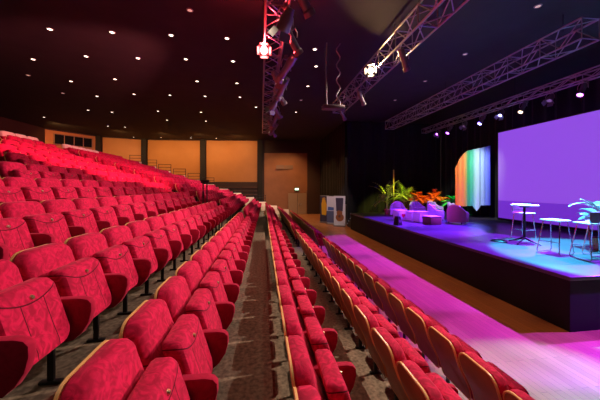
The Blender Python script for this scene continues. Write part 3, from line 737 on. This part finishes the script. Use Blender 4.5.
# coiled cable on the deck
bm = bmesh.new(); tube(bm, [((0.20-0.0006*k)*math.cos(k*0.4), (0.20-0.0006*k)*math.sin(k*0.4), 0.02+0.0006*k) for k in range(64)], 0.012, 6)
tag(link('cable_coil', bm, M_black, loc=(6.7, 7.1, Z)), 'small dark coil of cable on the deck by the high table', 'cable')

# ------------------------------------------------------------------ plants
def leaf_mat(n, c): return mat('leaf_'+n, c, 0.5, noise=(0.3, 10))
M_pot = mat('terracotta', (0.35, 0.14, 0.08), 0.7); M_stem = mat('stem', (0.12, 0.09, 0.04), 0.8)
def blade(bm, p, d, up, L, W, droop, n=5):
    p = Vector(p); d = Vector(d).normalized(); prev = None
    for k in range(n+1):
        t = k/n; side = d.cross(Vector(up)); side = side.normalized() if side.length > 1e-4 else Vector((1, 0, 0))
        wd = W*math.sin(PI*(0.08+0.90*t))
        nrm = side.cross(d).normalized()
        vs = [bm.verts.new(p-side*wd+nrm*wd*0.25), bm.verts.new(p), bm.verts.new(p+side*wd+nrm*wd*0.25)]
        if prev:
            bm.faces.new((prev[0], vs[0], vs[1], prev[1])); bm.faces.new((prev[1], vs[1], vs[2], prev[2]))
        prev = vs
        p = p+d*(L/n); d = (d+Vector((0, 0, -droop/n))).normalized()
def palm(loc, h, nf, m, label, L=0.8, seed=1, leaflets=True, stem=0.3, leaf=0.22, pot=0.17):
    rnd = random.Random(seed)
    r = empty('potted_palm' if leaflets else 'potted_shrub', loc, 0, label, 'potted plant', 'potted plants on the stage')
    bm = bmesh.new(); lathe(bm, [(0, 0), (pot*0.75, 0), (pot, 0.26), (pot+0.02, 0.26), (pot+0.02, 0.30), (pot-0.02, 0.30), (pot-0.03, 0.26), (0, 0.26)], 20); link('pot', bm, M_pot, r)
    bm = bmesh.new()
    for k in range(4): tube(bm, [(0.03*k-0.05, 0, 0.25), (rnd.uniform(-.08, .08), rnd.uniform(-.08, .08), 0.3+stem)], [0.02, 0.012], 6)
    link('stem', bm, M_stem, r)
    bm = bmesh.new()
    for k in range(nf):
        a = 2*PI*k/nf*1.0+rnd.uniform(-.3, .3); el = rnd.uniform(0.35, 1.35)
        p = Vector((0.03*math.cos(a), 0.03*math.sin(a), 0.27+stem*rnd.uniform(0.5, 1)))
        d = Vector((math.cos(a)*math.cos(el), math.sin(a)*math.cos(el), math.sin(el)))
        ln = L*rnd.uniform(0.7, 1.1); n = 9; pts = []
        for j in range(n+1):
            pts.append(p.copy()); p = p+d*(ln/n); d = (d+Vector((0, 0, -0.16))).normalized()
        tube(bm, pts, [0.008*(1-0.7*j/n) for j in range(n+1)], 5)
        for j in range(2, n+1):
            dd = (pts[j]-pts[j-1]).normalized(); sd = dd.cross(Vector((0, 0, 1))).normalized()
            for s in (-1, 1):
                blade(bm, pts[j], dd*0.7+sd*s+Vector((0, 0, 0.1)), (0, 0, 1), leaf*(1-0.5*abs(j/n-0.45)), 0.028 if leaflets else 0.06, 0.5, 3)
    link('foliage', bm, m, r)
palm((7.05, 14.95, Z), 1.5, 14, leaf_mat('yellow_green', (0.42, 0.50, 0.05)), 'leftmost potted palm with thin arching yellow-green fronds', 1.15, 3, True, 0.75, 0.30)
palm((8.35, 15.5, Z), 1.5, 24, leaf_mat('lime', (0.40, 0.55, 0.04)), 'bushy lime green palm beside the leftmost one', 1.05, 5, True, 0.75, 0.32)
palm((9.35, 15.6, Z), 1.2, 22, leaf_mat('orange', (0.75, 0.24, 0.02)), 'broad shrub, orange light put into its leaves, left half of the orange clump', 0.8, 8, False, 0.6, 0.24)  # orange lamp light put into the leaf colour of both shrubs
palm((10.25, 15.4, Z), 1.2, 22, leaf_mat('orange', (0.75, 0.24, 0.02)), 'broad shrub, orange light put into its leaves, right half of the orange clump', 0.8, 9, False, 0.6, 0.24)
palm((10.95, 14.6, Z), 1.0, 18, leaf_mat('green', (0.04, 0.45, 0.10)), 'deep green leafy shrub left of the colour-lit drape', 0.7, 12, False, 0.45, 0.22)
palm((8.35, 5.85, Z), 1.2, 16, leaf_mat('pale', (0.45, 0.55, 0.45)), 'pale-lit palm at the right picture edge by the bar stools', 0.6, 14, True, 0.75, 0.20)
spot('plant_fill_light', (7.4, 12.8, 4.6), (7.7, 15.2, 2.3), (0.9, 0.95, 0.15), 1500, 38, 0.6)  # bare coloured spots added so the plants show against the violet wash
spot('plant_fill_light', (9.6, 13.2, 4.6), (9.8, 15.4, 1.9), (1, 0.42, 0.05), 1300, 42, 0.6)
spot('plant_fill_light', (10.9, 13.0, 4.2), (11.0, 14.6, 1.8), (0.05, 1, 0.2), 800, 38, 0.6)
# pole in the middle of the palms
bm = bmesh.new(); tube(bm, [(0, 0, 0), (0, 0, 2.6)], 0.035, 10); lathe(bm, [(0, 0), (0.2, 0), (0.2, 0.03), (0, 0.03)], 20)
tag(link('upright_pole', bm, mat('brass_pole', (0.7, 0.5, 0.1), 0.4, 0.3), loc=(7.95, 16.0, Z)), 'tall thin yellow-lit pole between the palms', 'pole')

# white drape, its coloured lamp light put into the fabric colour
def drape_light_mat():
    m = bpy.data.materials.new('drape_painted_light'); m.use_nodes = True; nt = m.node_tree; b = nt.nodes['Principled BSDF']
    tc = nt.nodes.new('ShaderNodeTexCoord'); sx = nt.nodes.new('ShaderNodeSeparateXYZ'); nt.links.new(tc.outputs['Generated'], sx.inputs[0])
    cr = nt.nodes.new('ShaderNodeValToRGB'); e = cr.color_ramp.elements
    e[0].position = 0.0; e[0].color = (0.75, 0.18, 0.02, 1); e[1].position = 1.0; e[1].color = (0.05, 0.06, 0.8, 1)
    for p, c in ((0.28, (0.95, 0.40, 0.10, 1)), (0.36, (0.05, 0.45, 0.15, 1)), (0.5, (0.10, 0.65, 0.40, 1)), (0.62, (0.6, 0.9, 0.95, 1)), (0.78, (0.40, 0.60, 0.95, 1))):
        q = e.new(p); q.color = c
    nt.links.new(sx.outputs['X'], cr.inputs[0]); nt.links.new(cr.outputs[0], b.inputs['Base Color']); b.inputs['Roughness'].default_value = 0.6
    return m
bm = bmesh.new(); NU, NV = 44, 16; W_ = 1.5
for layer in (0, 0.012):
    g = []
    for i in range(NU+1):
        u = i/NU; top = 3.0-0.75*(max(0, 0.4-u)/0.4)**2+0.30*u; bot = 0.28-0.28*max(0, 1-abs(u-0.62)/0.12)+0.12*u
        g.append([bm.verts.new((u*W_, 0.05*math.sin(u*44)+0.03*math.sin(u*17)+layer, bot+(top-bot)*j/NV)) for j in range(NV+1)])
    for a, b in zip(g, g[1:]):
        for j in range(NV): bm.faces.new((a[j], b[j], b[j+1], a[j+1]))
dp = link('colour_lit_drape', bm, drape_light_mat()); dp.location = (9.85, 13.1, Z+0.28); dp.rotation_euler = (0, 0, math.radians(-35))
tag(dp, 'tall rippled drape with painted orange, green and blue light beside the screen', 'drape')
spot('drape_fill_light', (8.4, 10.0, 5.6), (10.45, 12.6, 2.9), (1, 1, 1), 900, 48, 0.7)  # bare white spot added to brighten the painted bands
